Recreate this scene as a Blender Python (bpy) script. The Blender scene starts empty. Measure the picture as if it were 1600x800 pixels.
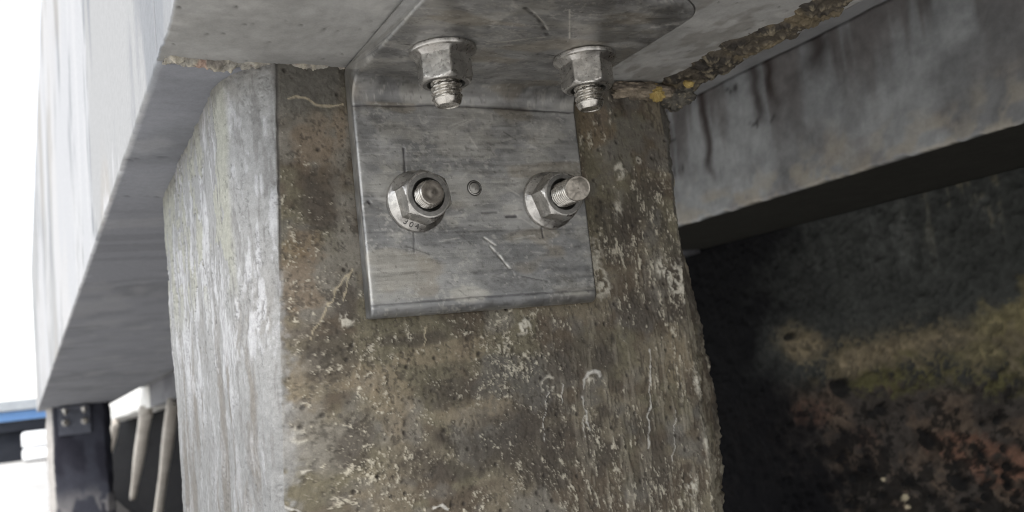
import bpy, math, random
import numpy as np
from mathutils import Matrix, Vector

scene = bpy.context.scene
COL = scene.collection
random.seed(3)

# ------------------------------------------------------------------ noise
def _h(ix, iy, iz, seed):
    h = (ix.astype(np.int64)*374761393 + iy.astype(np.int64)*668265263 + iz.astype(np.int64)*2147483647 + seed*1274126177) & 0xFFFFFFFF
    h = ((h ^ (h >> 13))*1274126177) & 0xFFFFFFFF
    h = ((h ^ (h >> 16))*2246822519) & 0xFFFFFFFF
    h = h ^ (h >> 15)
    return (h & 0xFFFFFF)/float(0xFFFFFF)
def vnoise(x, y, z, seed=0):
    x, y, z = np.broadcast_arrays(x, y, z)
    fx, fy, fz = np.floor(x), np.floor(y), np.floor(z)
    tx, ty, tz = x-fx, y-fy, z-fz
    sx, sy, sz = [t*t*t*(t*(t*6-15)+10) for t in (tx, ty, tz)]
    r = 0
    for a in (0, 1):
        for b in (0, 1):
            for c in (0, 1):
                w = (sx if a else 1-sx)*(sy if b else 1-sy)*(sz if c else 1-sz)
                r = r + w*_h(fx+a, fy+b, fz+c, seed)
    return r*2-1
def fbm(x, y, z, seed=0, o=4, gain=.5):
    r, a, s = 0, 1, 0
    for k in range(o):
        r = r + a*vnoise(x*2**k+k*7.3, y*2**k+k*3.1, z*2**k, seed+k*17); s += a; a *= gain
    return r/s*1.6
def worley(x, y, seed=0):
    """distance to the nearest jittered cell point, and that cell's random value"""
    fx, fy = np.floor(x), np.floor(y)
    best = np.full(x.shape, 9.0); val = np.zeros(x.shape)
    z0 = np.zeros_like(fx)
    for a in (-1, 0, 1):
        for b in (-1, 0, 1):
            cx, cy = fx+a, fy+b
            px = cx+_h(cx, cy, z0, seed); py = cy+_h(cx, cy, z0, seed+5)
            d = np.hypot(x-px, y-py); v = _h(cx, cy, z0, seed+9)
            m = d < best
            best = np.where(m, d, best); val = np.where(m, v, val)
    return best, val
def sst(a, b, x):
    t = np.clip((x-a)/(b-a), 0, 1); return t*t*(3-2*t)
def mixc(c, col, m):
    return c*(1-m[..., None]) + np.array(col)*m[..., None]
def blob(x, z, p, w=None):
    r = np.hypot((x-p[0])/p[2], (z-p[1])/p[3])
    if w is not None: r = r+w
    return 1-sst(.55, 1.15, r)
def seg_dist(x, z, pts):
    d = np.full(np.broadcast(x, z).shape, 9.0)
    for (ax, az), (bx, bz) in zip(pts[:-1], pts[1:]):
        dx, dz = bx-ax, bz-az
        t = np.clip(((x-ax)*dx+(z-az)*dz)/(dx*dx+dz*dz+1e-12), 0, 1)
        d = np.minimum(d, np.hypot(x-ax-t*dx, z-az-t*dz))
    return d

# ------------------------------------------------------------------ objects
def tag(o, label=None, cat=None, group=None, kind=None):
    if label: o['label'] = label
    if cat: o['category'] = cat
    if group: o['group'] = group
    if kind: o['kind'] = kind
    return o
def empty(name, loc=(0, 0, 0)):
    o = bpy.data.objects.new(name, None); COL.objects.link(o); o.location = loc
    o.empty_display_size = .05
    return o
def link(name, me, mat, parent=None, sharp=None):
    o = bpy.data.objects.new(name, me); COL.objects.link(o)
    if mat: me.materials.append(mat)
    if parent is not None:
        o.parent = parent
    if sharp is not None:
        me.polygons.foreach_set('use_smooth', [True]*len(me.polygons))
        me.set_sharp_from_angle(angle=math.radians(sharp))
    return o
def mesh_pf(name, V, F):
    me = bpy.data.meshes.new(name); me.from_pydata([tuple(map(float, v)) for v in V], [], F); me.update()
    return me
def grid_mesh(name, P, closed=False, col=None, caps=False):
    """P[nu, nv, 3]; u runs along the sweep's rows, v round the profile"""
    nu, nv = P.shape[:2]
    idx = np.arange(nu*nv).reshape(nu, nv)
    a = idx[:-1, :]; b = idx[1:, :]
    if closed:
        q = np.stack([a, np.roll(a, -1, 1), np.roll(b, -1, 1), b], -1).reshape(-1, 4)
    else:
        q = np.stack([a[:, :-1], a[:, 1:], b[:, 1:], b[:, :-1]], -1).reshape(-1, 4)
    n = len(q)
    loops = q.ravel().astype(np.int32); starts = np.arange(0, n*4, 4, dtype=np.int32)
    if caps:
        c0 = idx[0][::-1]; c1 = idx[-1]
        loops = np.concatenate([loops, c0, c1]).astype(np.int32)
        starts = np.concatenate([starts, [n*4, n*4+nv]]).astype(np.int32)
        n += 2
    me = bpy.data.meshes.new(name)
    me.vertices.add(nu*nv); me.vertices.foreach_set('co', P.reshape(-1, 3).astype(np.float32).ravel())
    me.loops.add(len(loops)); me.loops.foreach_set('vertex_index', loops)
    me.polygons.add(n); me.polygons.foreach_set('loop_start', starts)
    me.polygons.foreach_set('use_smooth', np.ones(n, dtype=bool))
    if col is not None:
        at = me.attributes.new('tint', 'FLOAT_COLOR', 'POINT')
        c4 = np.ones((nu*nv, 4), np.float32); c4[:, :3] = np.clip(col.reshape(-1, 3), 0.005, .95)
        at.data.foreach_set('color', c4.ravel())
    me.update(calc_edges=True); me.validate()
    return me
def spaced(*segs):
    """piecewise samples: (start, end, step) ..."""
    out = []
    for a, b, s in segs:
        n = max(1, int(round(abs(b-a)/s)))
        out += list(np.linspace(a, b, n, endpoint=False))
    out.append(segs[-1][1])
    return np.array(out)
def box_mesh(name, x0, x1, y0, y1, z0, z1, bevel=.0):
    import bmesh
    bm = bmesh.new()
    m = Matrix.Translation(((x0+x1)/2, (y0+y1)/2, (z0+z1)/2)) @ Matrix.Diagonal((x1-x0, y1-y0, z1-z0, 1))
    bmesh.ops.create_cube(bm, size=1, matrix=m)
    if bevel: bmesh.ops.bevel(bm, geom=bm.edges[:], offset=bevel, segments=3, affect='EDGES', profile=.5)
    me = bpy.data.meshes.new(name); bm.to_mesh(me); bm.free()
    return me

# ------------------------------------------------------------------ materials
class NT:
    def __init__(s, name):
        s.m = bpy.data.materials.new(name); s.m.use_nodes = True
        s.t = s.m.node_tree; s.b = s.t.nodes['Principled BSDF']
    def n(s, typ, **kw):
        nd = s.t.nodes.new(typ)
        for k, v in kw.items():
            if k.startswith('i_'): nd.inputs[k[2:].replace('_', ' ')].default_value = v
            else: setattr(nd, k, v)
        return nd
    def l(s, a, b): s.t.links.new(a, b)
    def coord(s, scale=(1, 1, 1)):
        tc = s.n('ShaderNodeTexCoord'); mp = s.n('ShaderNodeMapping')
        mp.inputs['Scale'].default_value = scale
        s.l(tc.outputs['Object'], mp.inputs['Vector']); return mp.outputs['Vector']
    def noise(s, scale, detail=4, rough=.55, vec=None, stretch=(1, 1, 1), dist=0):
        nd = s.n('ShaderNodeTexNoise', i_Scale=scale, i_Detail=detail, i_Roughness=rough, i_Distortion=dist)
        s.l(vec if vec is not None else s.coord(stretch), nd.inputs['Vector']); return nd.outputs['Fac']
    def ramp(s, fac, stops):
        r = s.n('ShaderNodeValToRGB'); e = r.color_ramp.elements
        while len(e) < len(stops): e.new(.5)
        for k, (p, c) in enumerate(stops):
            e[k].position = p; e[k].color = (*c, 1) if not isinstance(c, (int, float)) else (c, c, c, 1)
        s.l(fac, r.inputs['Fac']); return r.outputs['Color']
    def mix(s, fac, a, b, typ='MIX'):
        nd = s.n('ShaderNodeMix', data_type='RGBA', blend_type=typ)
        for sock, v in ((nd.inputs[0], fac), (nd.inputs[6], a), (nd.inputs[7], b)):
            if isinstance(v, (int, float)): sock.default_value = v
            elif isinstance(v, tuple): sock.default_value = (*v, 1)
            else: s.l(v, sock)
        return nd.outputs[2]
    def bump(s, h, strength=.5, dist=.001, normal=None):
        nd = s.n('ShaderNodeBump', i_Strength=strength, i_Distance=dist)
        s.l(h, nd.inputs['Height'])
        if normal is not None: s.l(normal, nd.inputs['Normal'])
        return nd.outputs['Normal']
    def done(s, col=None, rough=.9, metal=0, normal=None, spec=None):
        for k, v in (('Base Color', col), ('Roughness', rough), ('Metallic', metal), ('Normal', normal)):
            if v is None: continue
            if isinstance(v, (int, float)): s.b.inputs[k].default_value = v
            elif isinstance(v, tuple): s.b.inputs[k].default_value = (*v, 1)
            else: s.l(v, s.b.inputs[k])
        if spec is not None: s.b.inputs['Specular IOR Level'].default_value = spec
        return s.m

def tint_concrete(name, lo=.72, hi=1.3, fine=900, bstr=.5, bdist=.0006, spec=.25, grain=1, rough=.85):
    """colour from the stains stored on the mesh, times grain"""
    k = NT(name)
    at = k.n('ShaderNodeAttribute', attribute_name='tint')
    n1 = k.noise(fine, 5, .65); n2 = k.noise(fine*.22, 4, .6)
    g = k.mix(.5, k.ramp(n1, [(.3, lo), (.7, hi)]), k.ramp(n2, [(.3, lo), (.7, hi)]))
    c = k.mix(grain, at.outputs['Color'], g, 'MULTIPLY')
    return k.done(c, rough, 0, k.bump(k.mix(.5, n1, n2), bstr, bdist), spec)

M = {}
M['pile'] = tint_concrete('weathered_pile_concrete', .70, 1.34, 1100, .6, .0007, .3)
M['soffit'] = tint_concrete('beam_concrete', .86, 1.14, 800, .4, .0004, .2)
M['back'] = tint_concrete('old_beam_concrete', .8, 1.2, 120, .5, .002, .06)

def metal_plate():
    k = NT('weathered_galvanised_steel')
    at = k.n('ShaderNodeAttribute', attribute_name='tint')
    st = k.noise(90, 6, .65, stretch=(.18, 1, 1)); st2 = k.noise(700, 4, .6, stretch=(.06, 1, 1))
    pt = k.noise(70, 8, .72, stretch=(.75, 1, 1), dist=.5); fn = k.noise(1500, 3, .6)
    g = k.mix(.5, k.ramp(st, [(.3, .95), (.7, 1.05)]), k.ramp(st2, [(.3, .84), (.7, 1.16)]))
    g = k.mix(.55, g, k.ramp(pt, [(.33, .78), (.5, 1.0), (.66, 1.24)]))
    c = k.mix(1, at.outputs['Color'], g, 'MULTIPLY')
    r = k.ramp(pt, [(.3, .34), (.7, .56)])
    m = k.ramp(pt, [(.45, .85), (.7, .5)])
    return k.done(c, r, m, k.bump(k.mix(.5, st2, fn), .4, .0004), .4)
M['plate'] = metal_plate()
def bright_steel(name, col, rough, sc=1):
    k = NT(name)
    n1 = k.noise(500*sc, 5, .65); n2 = k.noise(160*sc, 5, .7, dist=.8)
    c = k.mix(k.ramp(n2, [(.42, 0.), (.62, 1.)]), col, tuple(v*.62 for v in col))
    c = k.mix(k.ramp(k.noise(200, 6, .75), [(.70, 0.), (.78, .8)]), c, (.15, .12, .09))
    r = k.ramp(n1, [(.3, rough*.7), (.7, rough*1.6)])
    return k.done(c, r, .95, k.bump(n1, .22, .0003))
M['nut'] = bright_steel('stainless_nut_steel', (.52, .50, .47), .3)
M['stud'] = bright_steel('stainless_stud_steel', (.60, .57, .52), .24)
M['shear'] = bright_steel('sheared_steel', (.34, .31, .27), .42)
M['nut_face'] = bright_steel('dull_nut_face_steel', (.27, .26, .245), .5)
M['bore'] = bright_steel('dark_bore_steel', (.10, .097, .09), .5)  # darker steel for nut bores and plug rings
M['tip'] = bright_steel('dull_sheared_steel', (.25, .225, .195), .55)
def plain(name, c1, c2, scale, rough=.85, bstr=.4, bdist=.002, stretch=(1, 1, 1), metal=0):
    k = NT(name); n1 = k.noise(scale, 6, .65, stretch=stretch)
    return k.done(k.ramp(n1, [(.32, c1), (.68, c2)]), rough, metal, k.bump(n1, bstr, bdist), .3)
M['mortar'] = tint_concrete('crumbly_mortar', .55, 1.5, 700, 1., .0015, .2)
M['foam'] = plain('yellow_sealant', (.26, .18, .05), (.50, .38, .15), 160, .5)
M['deck'] = plain('deck_underside', (.20, .20, .20), (.30, .30, .30), 20)
M['struts'] = plain('pale_strut_concrete', (.46, .42, .37), (.62, .58, .52), 9)  # pale base stands in for light falling on the struts
M['sunlit'] = plain('sunlit_concrete_tint', (.68, .67, .63), (.82, .81, .78), 6)  # sunlight on the far inner beam put into its base colour
M['ground'] = plain('pale_dry_sand', (.56, .55, .53), (.70, .69, .67), 1.5, .95, .3, .02)
M['mud'] = plain('dark_damp_mud', (.03, .028, .025), (.06, .055, .05), 5, .9, .6, .03)
M['shed_roof'] = plain('grey_sheet_roof', (.24, .26, .28), (.32, .34, .36), 3, .6)
M['shed_blue'] = plain('blue_painted_band', (.11, .235, .47), (.15, .29, .55), 2, .5)
M['shed_dark'] = plain('dark_shed_wall', (.012, .014, .02), (.025, .028, .036), 2, .9)
M['tank'] = plain('white_plastic_tank', (.78, .79, .80), (.84, .85, .86), 2, .4)
M['dark_steel'] = plain('dark_bracket_steel', (.075, .08, .10), (.11, .115, .14), 60, .6)
M['ink'] = plain('stamped_digit_steel', (.07, .068, .065), (.11, .105, .10), 400, .4, metal=.6)

# ------------------------------------------------------------------ layout (metres; camera at the origin)
YP = .4876          # front face of the near pile, back of the bracket
ZS = .1842          # underside of the edge beam
T = .0122            # bracket thickness
ZG = -1.25          # ground
D2 = np.array([-.02304641, 1.0, -.02937672])   # the next span runs slightly off line and down

# ------------------------------------------------------------------ near pile
def features():
    PALE = [(.1503,.0354,.0043,.0053),(.1182,-.0261,.0052,.006),(.3222,.0605,.0078,.0206),(.3244,.0413,.0095,.0094),(.3494,.1231,.006,.0075),(.3444,.0966,.0052,.0067),(.3882,.0442,.0095,.015),(.3943,-.0654,.0052,.0187),(.3928,-.0265,.006,.0112),(.2624,.023,.0052,.0075),(.2736,-.0137,.006,.006),(.1202,-.0443,.0052,.0015),(.376,.0537,.0065,.0075),(.376,-.0923,.006,.0094),(.3664,.1299,.0035,.0053),(.3064,-.0152,.0048,.0037)]
    TAN = [(.2093,.012,.0302,.0083),(.1536,.0028,.0259,.0094),(.1744,-.0175,.013,.0225),(.3768,-.0075,.013,.0225),(.1247,.0023,.0108,.015),(.2303,-.0242,.0259,.0112)]
    DARK = [(.1417,.0979,.0121,.012),(.14,.0148,.0173,.0187),(.2965,0,.0302,.015),(.19,.0212,.0216,.0045),(.2536,-.0462,.0346,.0225),(.3507,.029,.0173,.015),(.3367,.0728,.0151,.015),(.1504,-.0321,.0173,.015),(.3503,-.0718,.0216,.0225),(.215,-.0111,.0259,.0094),(.1502,.0463,.0065,.0131)]
    OCHRE = [(.1566,.1526,.0043,.0158),(.1396,.1389,.0151,.0169),(.1258,.0585,.013,.0187),(.3335,.1562,.0151,.0169),(.1311,.0799,.0108,.0112)]
    return PALE, TAN, DARK, OCHRE
DRIPS = [([(.3562,.0008),(.3516,-.022),(.3494,-.0386),(.3436,-.0626)], .0009), ([(.3012,-.0190),(.3022,-.0140),(.3048,-.0106),(.3085,-.0094),(.3118,-.0104),(.313,-.0125)], .0014), ([(.2997,-.0245),(.2999,-.0366),(.302,-.0457)], .0011), ([(.2971,-.0363),(.2984,-.0504)], .0006), ([(.2753,-.0178),(.2691,-.0367),(.2694,-.0484)], .0006), ([(.3712,-.0412),(.3631,-.0737)], .0006), ([(.1917,-.0755),(.1966,-.0746),(.2011,-.0775)], .001), ([(.1061,-.0593),(.1158,-.0643)], .0008), ([(.285,-.0149),(.2847,-.0308)], .0006)]
VEINS = [([(.1563,.0642),(.1493,.0572),(.143,.0485),(.1365,.0364),(.1295,.0263)], .0007), ([(.1546,.0624),(.1517,.0553),(.1487,.0464)], .0005), ([(.127,.1637),(.1315,.1654),(.1373,.1641),(.1422,.1609),(.1497,.1601),(.1598,.162)], .0008), ([(.1956,.017),(.1996,.0279)], .0006)]

def build_pile():
    XL, XR, YB = .0945, .426, .80
    c = .027
    xfl, xfr = .1215, .392
    # perimeter samples (x, y, nx, ny, region 0 side 1 chamfer 2 front 3 right chamfer 4 rest)
    S = []
    def run(p, q, step, reg):
        n = max(2, int(math.hypot(q[0]-p[0], q[1]-p[1])/step))
        d = np.array(q)-np.array(p); nn = np.array([d[1], -d[0]])/np.linalg.norm(d)
        for i in range(n):
            S.append((*(np.array(p)+d*i/n), *nn, reg))
    run((XL, YB), (XL, YP+.06), .0022, 0)
    nb = 70
    for i in range(nb):                       # the left shoulder is worn round up to a crisp front arris
        t = i/nb; p0, p1, p2 = np.array((XL, YP+.06)), np.array((XL, YP+.017)), np.array((xfl, YP))
        p = (1-t)**2*p0+2*t*(1-t)*p1+t*t*p2; dd = 2*(1-t)*(p1-p0)+2*t*(p2-p1); dd /= np.linalg.norm(dd)
        S.append((*p, dd[1], -dd[0], 1))
    run((xfl, YP), (xfr, YP), .00068, 2)
    run((xfr, YP), (XR, YP+.032), .0008, 3)
    run((XR, YP+.032), (XR, YB), .02, 4)
    run((XR, YB), (XL, YB), .03, 4)
    S = np.array(S); nv = len(S)
    zs = spaced((ZG-.05, -.22, .05), (-.22, -.12, .0022), (-.12, ZS+.004, .00068))
    Z = np.repeat(zs[:, None], nv, 1)
    X = np.repeat(S[None, :, 0], len(zs), 0); Y = np.repeat(S[None, :, 1], len(zs), 0)
    NX = np.repeat(S[None, :, 2], len(zs), 0); NY = np.repeat(S[None, :, 3], len(zs), 0)
    # soften normals near the arrises
    G = np.repeat(S[None, :, 4], len(zs), 0)
    # the left arris leans outwards towards the foot
    lean = np.clip((ZS-Z)*.054, 0, .013)
    wl = 1-sst(0, .05, np.abs(X-xfl)) * 1.0
    X = X-lean*np.where((G == 2) | (G == 1), np.where(X >= xfl, 1-sst(0, .03, X-xfl), sst(XL, xfl, X)), 0)
    arc = np.cumsum(np.hypot(np.diff(S[:, 0], append=S[0, 0]), np.diff(S[:, 1], append=S[0, 1])))
    U = np.repeat(arc[None], len(zs), 0)          # metres round the pile
    i_arr = int(np.argmax(S[:, 4] == 2)); arc_from = np.repeat((arc[i_arr]-arc)[None], len(zs), 0)
    front = np.where(G == 2, 1., np.where((G == 1), 0., np.where(G == 0, 0., 1.)))
    # ---- relief
    big = fbm(U/.06, Z/.06, 0*Z, 1, 3)
    med = fbm(U/.014, Z/.016, 0*Z, 2, 4)
    fin = fbm(U/.0035, Z/.0042, 0*Z, 3, 3, .6)
    stre = fbm(U/.004, Z/.02, 0*Z, 4, 4)
    # front: pitted, speckled, eroded
    d = .0009*big+.0004*med+.00024*fin
    warp = fbm(U/.012, Z/.012, 0*Z, 11, 3)
    smooth_top = sst(.145, .165, Z+.004*warp)*sst(.165, .155, X)      # smooth damp band near the beam, left
    right = sst(.24, .33, X)
    dens = np.clip(.40+.62*fbm(U/.045, Z/.05, 0*Z, 21, 3)+.22*right - .28*sst(.10, .15, Z), .05, 1)
    stretch = 1+1.5*right
    hi = fbm(U/.0015, Z/(.0016*stretch), 0*Z, 31, 3, .75); hm = fbm(U/.0045+.3*med, Z/(.0045*stretch), 0*Z, 32, 3, .65)
    spk = sst(.82, 1.04, hi*.75+hm*.62+(dens-.42)*.8)
    hj = fbm(U/.0013, Z/(.0013*stretch), 0*Z, 41, 3, .7)
    spk2 = sst(.74, .95, hj*1.0+.35*hm+(dens-.45)*.7)
    v2 = _h(np.floor(U/.004), np.floor(Z/.01), 0*Z, 43)
    dk = sst(.30, .60, fbm(U/.0020, Z/(.0024*stretch), 0*Z, 44, 3, .7)*.75+.4*fbm(U/.011, Z/.011, 0*Z, 45, 3))
    d3, v3 = worley(U/.008, Z/.009, 51)
    pits = (1-sst(.08, .2, d3))*(v3 > .88)
    d4, v4 = worley(U/.0032, Z/.0036, 57)
    pits2 = (1-sst(.12, .3, d4))*(v4 > .93)
    spk *= (1-smooth_top); spk2 *= (1-.8*smooth_top)
    # ---- colour of the front
    n0 = fbm(U/.035, Z/.04, 0*Z, 61, 4); n1 = fbm(U/.012, Z/.012, 0*Z, 62, 4, .6)
    olive = np.array([.150, .136, .098]); brown = np.array([.112, .092, .070]); grey = np.array([.20, .188, .165])
    C = np.zeros(X.shape+(3,)) + olive
    C = mixc(C, brown, sst(-.25, .45, n0+.45*n1+.35*right))
    C = mixc(C, (.062, .055, .048), .7*sst(.0, .55, fbm(U/.05, Z/.045, 0*Z, 67, 5, .6)+.2*right))
    C = mixc(C, (.225, .20, .15), .55*sst(.1, .6, fbm(U/.04, Z/.035, 0*Z, 68, 5, .6)))
    C = mixc(C, grey, sst(.1, .7, fbm(U/.03, Z/.03, 0*Z, 63, 4)+.6*(.5-sst(.12, .26, X)))*.85)
    C = mixc(C, (.135, .13, .12), sst(.25, .8, fbm(U/.022, Z/.022, 0*Z, 64, 4))*.6)
    PALE, TAN, DARK, OCHRE = features()
    for p in TAN: C = mixc(C, (.27, .225, .16), .6*blob(X, Z, p, .45*n1)*(.6+.4*sst(-.3, .3, fin)))
    for p in DARK: C = mixc(C, (.075, .065, .055), .7*blob(X, Z, p, .5*n1))
    for p in OCHRE: C = mixc(C, (.20, .145, .095), .5*blob(X, Z, p, .45*n1))
    C = mixc(C, (.125, .12, .108), .9*smooth_top)
    C = C*np.array([.86, .84, .81])
    rc = sst(-.2, .35, fbm(U/.02, Z/.03, 0*Z, 65, 4)+.25*fin)*(G == 3)
    C = mixc(C, (.30, .27, .21), .55*rc*(Z < .08))
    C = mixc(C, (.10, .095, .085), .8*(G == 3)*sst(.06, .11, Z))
    # right half: fine vertical pale streaks
    vst = sst(.32, .62, fbm(U/.0035, Z/.022, 0*Z, 66, 3))*right*sst(.1, -.02, Z)
    C = mixc(C, (.24, .215, .17), .4*vst); d = d+.0004*vst
    C = mixc(C, (.05, .043, .035), .6*dk*(1-.7*smooth_top)); C = mixc(C, (.29, .26, .205), .45*spk2); C = mixc(C, (.44, .405, .325), .75*spk)
    C = mixc(C, (.035, .03, .026), .8*pits); C = mixc(C, (.05, .042, .035), .55*pits2)
    d = d+.0004*spk+.0002*spk2-.0004*dk-.0010*pits-.0006*pits2+.00012*hi
    for p in PALE:
        m = blob(X, Z, p, .55*n1+.35*fin)*sst(-.45, .1, fin+.4*n1)
        C = mixc(C, (.48, .45, .38), .8*m); d = d+.0007*m
    for pts, w in DRIPS:
        m = 1-sst(w*.3, w*1.25, seg_dist(X+.0016*fbm(X/.006, Z/.006, 0*Z, 71, 3), Z, pts)*(1+1.1*np.clip(fbm(X/.003, Z/.006, 0*Z, 73, 3)+.35, 0, 2)))
        C = mixc(C, (.48, .46, .42), .8*m); d = d+.0005*m
    for pts, w in VEINS:
        m = 1-sst(w*.5, w*1.3, seg_dist(X+.0016*fbm(X/.006, Z/.006, 0*Z, 72, 3), Z, pts)*(1+.9*np.clip(fbm(X/.004, Z/.004, 0*Z, 74, 3)+.2, 0, 2)))
        C = mixc(C, (.36, .31, .22), .8*m); d = d+.0003*m
    # edge of the stripped coating on the left arris
    # ---- left side and chamfer: pale, streaked, peeling skin
    wz = fbm(U/.05, Z/.06, 0*Z, 80, 3)*.005
    Uw = U+wz
    sh = sst(.022, .055, arc_from)             # 0 on the outer shoulder strip, 1 on the side
    sv = fbm(Uw/.013, Z/.034, 0*Z, 81, 5, .62)+.25*fbm(Uw/.003, Z/.012, 0*Z, 82, 3)
    sk = fbm(Uw/.020, Z/.055, 0*Z, 83, 4, .6)+.25*fbm(U/.006, Z/.012, 0*Z, 84, 3)
    C2 = np.zeros(X.shape+(3,)) + np.array([.255, .255, .25])
    C2 = mixc(C2, (.175, .16, .14), sst(-.15, .4, fbm(Uw/.016, Z/.09, 0*Z, 85, 4)+.2*fin)*sst(.09, -.01, Z)*.85)
    wh = sst(.05, .5, sv+.25*(np.exp(-((Z-.06)/.06)**2)-.55)+.2*(sh-.5))
    C2 = C2*(1-.22*sst(.04, -.06, Z))[..., None]
    C2 = mixc(C2, (.42, .42, .43), wh*(.28+.45*sst(-.03, .04, Z)))
    skin = sst(.06, .09, sk)*sst(.045, .085, Z)*sst(.2, .7, sh+.4*wz/.006)
    C2 = mixc(C2, (.285, .285, .245), .95*skin)
    rid = np.abs(fbm(Uw/.0055, Z/.011, 0*Z, 86, 4, .6))
    ck2 = (1-sst(.02, .10, rid))*sst(.0, .35, fbm(U/.014, Z/.02, 0*Z, 89, 2)+.25*(1-sh)*sst(.0, .05, Z))
    crack = (1-sst(.0, .05, np.abs(sk-.07)))*sst(.0, .05, Z)*sst(-.1, .2, fbm(U/.010, Z/.016, 0*Z, 87, 2))*sst(.1, .5, sh)
    C2 = mixc(C2, (.10, .098, .095), .85*np.maximum(crack, .6*ck2))
    C2 = mixc(C2, (.16, .155, .15), .6*sst(.35, .6, fbm(Uw/.004, Z/.03, 0*Z, 90, 4, .6)))
    C2 = mixc(C2, (.20, .19, .17), .5*sst(.165, .185, Z+.01*n1))
    d_l = .0011*big+.0003*wh+.0006*skin-.0010*crack-.0005*ck2+.0002*fin+.0004*med
    lw = np.where(G <= 1, 1., 0.)
    arr = X-(xfl-lean)                       # distance right of the left arris, on the front
    lw = np.where(G == 2, (1-sst(-.001-.003*sst(.08, -.02, Z), .0015+.006*sst(.08, -.02, Z), arr-.007*np.clip(.2+n1+.5*fin, -1, 1)*sst(.10, -.04, Z))), lw)
    C = C*(1-lw[..., None])+C2*lw[..., None]
    hz = (G == 2)*(1-sst(0, .03, arr))*sst(.08, -.05, Z)*sst(-.5, .2, n1)
    C = mixc(C, (.25, .24, .22), .5*hz)
    d = d*(1-lw)+d_l*lw
    d = d-.0022*np.exp(-(arr/.004)**2)*np.clip(fbm(0*U+4, Z/.014, 0*Z, 94, 4, .6)+.1, 0, 1)*((G == 2)|(G == 1))
    line = (G == 2)*(1-sst(.0004, .0011, np.abs(arr-.001)))*sst(.05, .09, Z)
    C = mixc(C, (.07, .065, .06), .7*line); d = d-.0006*line
    # ---- right arris: chips follow the broken outline
    SIL = np.array([(-.30, .003), (-.115, .0005), (-.084, .0045), (-.066, .0062), (-.028, .0062), (.0, .0035), (.02, .001), (.05, -.0028), (.07, -.007), (.09, -.0115), (.105, -.009), (.14, -.0052), (.172, -.0018), (.19, -.001)])
    off = np.interp(Z, SIL[:, 0], SIL[:, 1]) - .0055*np.clip(fbm(0*U+3, Z/.013, 0*Z, 91, 4, .6)-.05, 0, 1) + .0018*fbm(U/.008, Z/.007, 0*Z, 92, 3)
    w3 = np.where(G == 3, sst(xfr, XR, X), np.where((G == 4) & (X > XR-.001), 1., 0.))
    d = d + np.where(G == 3, .0011*fbm(U/.009, Z/.012, 0*Z, 93, 4)+.0006*med, 0)
    d = np.where(G == 4, .001*med, d)
    X2 = X+NX*d+off*w3; Y2 = Y+NY*d
    # round the arrises a little: pull the corner samples in
    P = np.stack([X2, Y2, Z], -1)
    me = grid_mesh('concrete_pile', P[:, ::-1], True, C[:, ::-1])
    return link('concrete_pile', me, M['pile'])
pile = build_pile()
tag(pile, 'stained square concrete pile with steel bracket bolted on its speckled brown front', 'pile')

# ------------------------------------------------------------------ beams
def sweep_y(name, prof, ys, fn, mat, parent=None, direction=None, y0=None):
    """profile (x, z) samples swept along y (or along a slightly skewed direction)"""
    nv = len(prof)
    X = np.repeat(prof[None, :, 0], len(ys), 0); Zz = np.repeat(prof[None, :, 1], len(ys), 0)
    Yy = np.repeat(ys[:, None], nv, 1)
    X, Yy, Zz, C = fn(X, Yy, Zz)
    if direction is not None:
        s = Yy-y0
        X = X+direction[0]*s; Zz = Zz+direction[2]*s
    me = grid_mesh(name, np.stack([X, Yy, Zz], -1), True, C, caps=True)
    return link(name, me, mat, parent)

ZT = .97
def edge_profile(step, xr=.4214):
    p = [(.06, z) for z in np.linspace(ZT, ZS+.05, 24, endpoint=False)]
    p += [(.06, z) for z in np.linspace(ZS+.05, ZS, max(6, int(.05/step)), endpoint=False)]
    p += [(x, ZS) for x in np.arange(.06, xr-.04, step)]
    p += [(x, ZS) for x in np.linspace(xr-.04, xr, max(8, int(.04/step)))]
    p += [(xr, ZS+.08), (xr, .36), (.40, .42), (.40, ZT)]
    return np.array(p)
def fascia_colour(X, Y, Z):
    s = fbm(Y/.16, Z/.5, 0*Z, 101, 4)+.25*fbm(Y/.04, Z/.10, 0*Z, 102, 3)
    C = np.zeros(X.shape+(3,))+np.array([.37, .37, .37])
    C = mixc(C, (.235, .245, .26), sst(.0, .35, s)*.85)
    C = mixc(C, (.38, .355, .325), sst(.1, .4, fbm(Y/.3, Z/.4, 0*Z, 103, 4))*.6)
    return mixc(C, (.54, .54, .55), sst(.0, .4, fbm(Y/.22, Z/.4, 0*Z, 104, 4)+.3*fbm(Y/.02, Z/.03, 0*Z, 105, 3))*.7)
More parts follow.
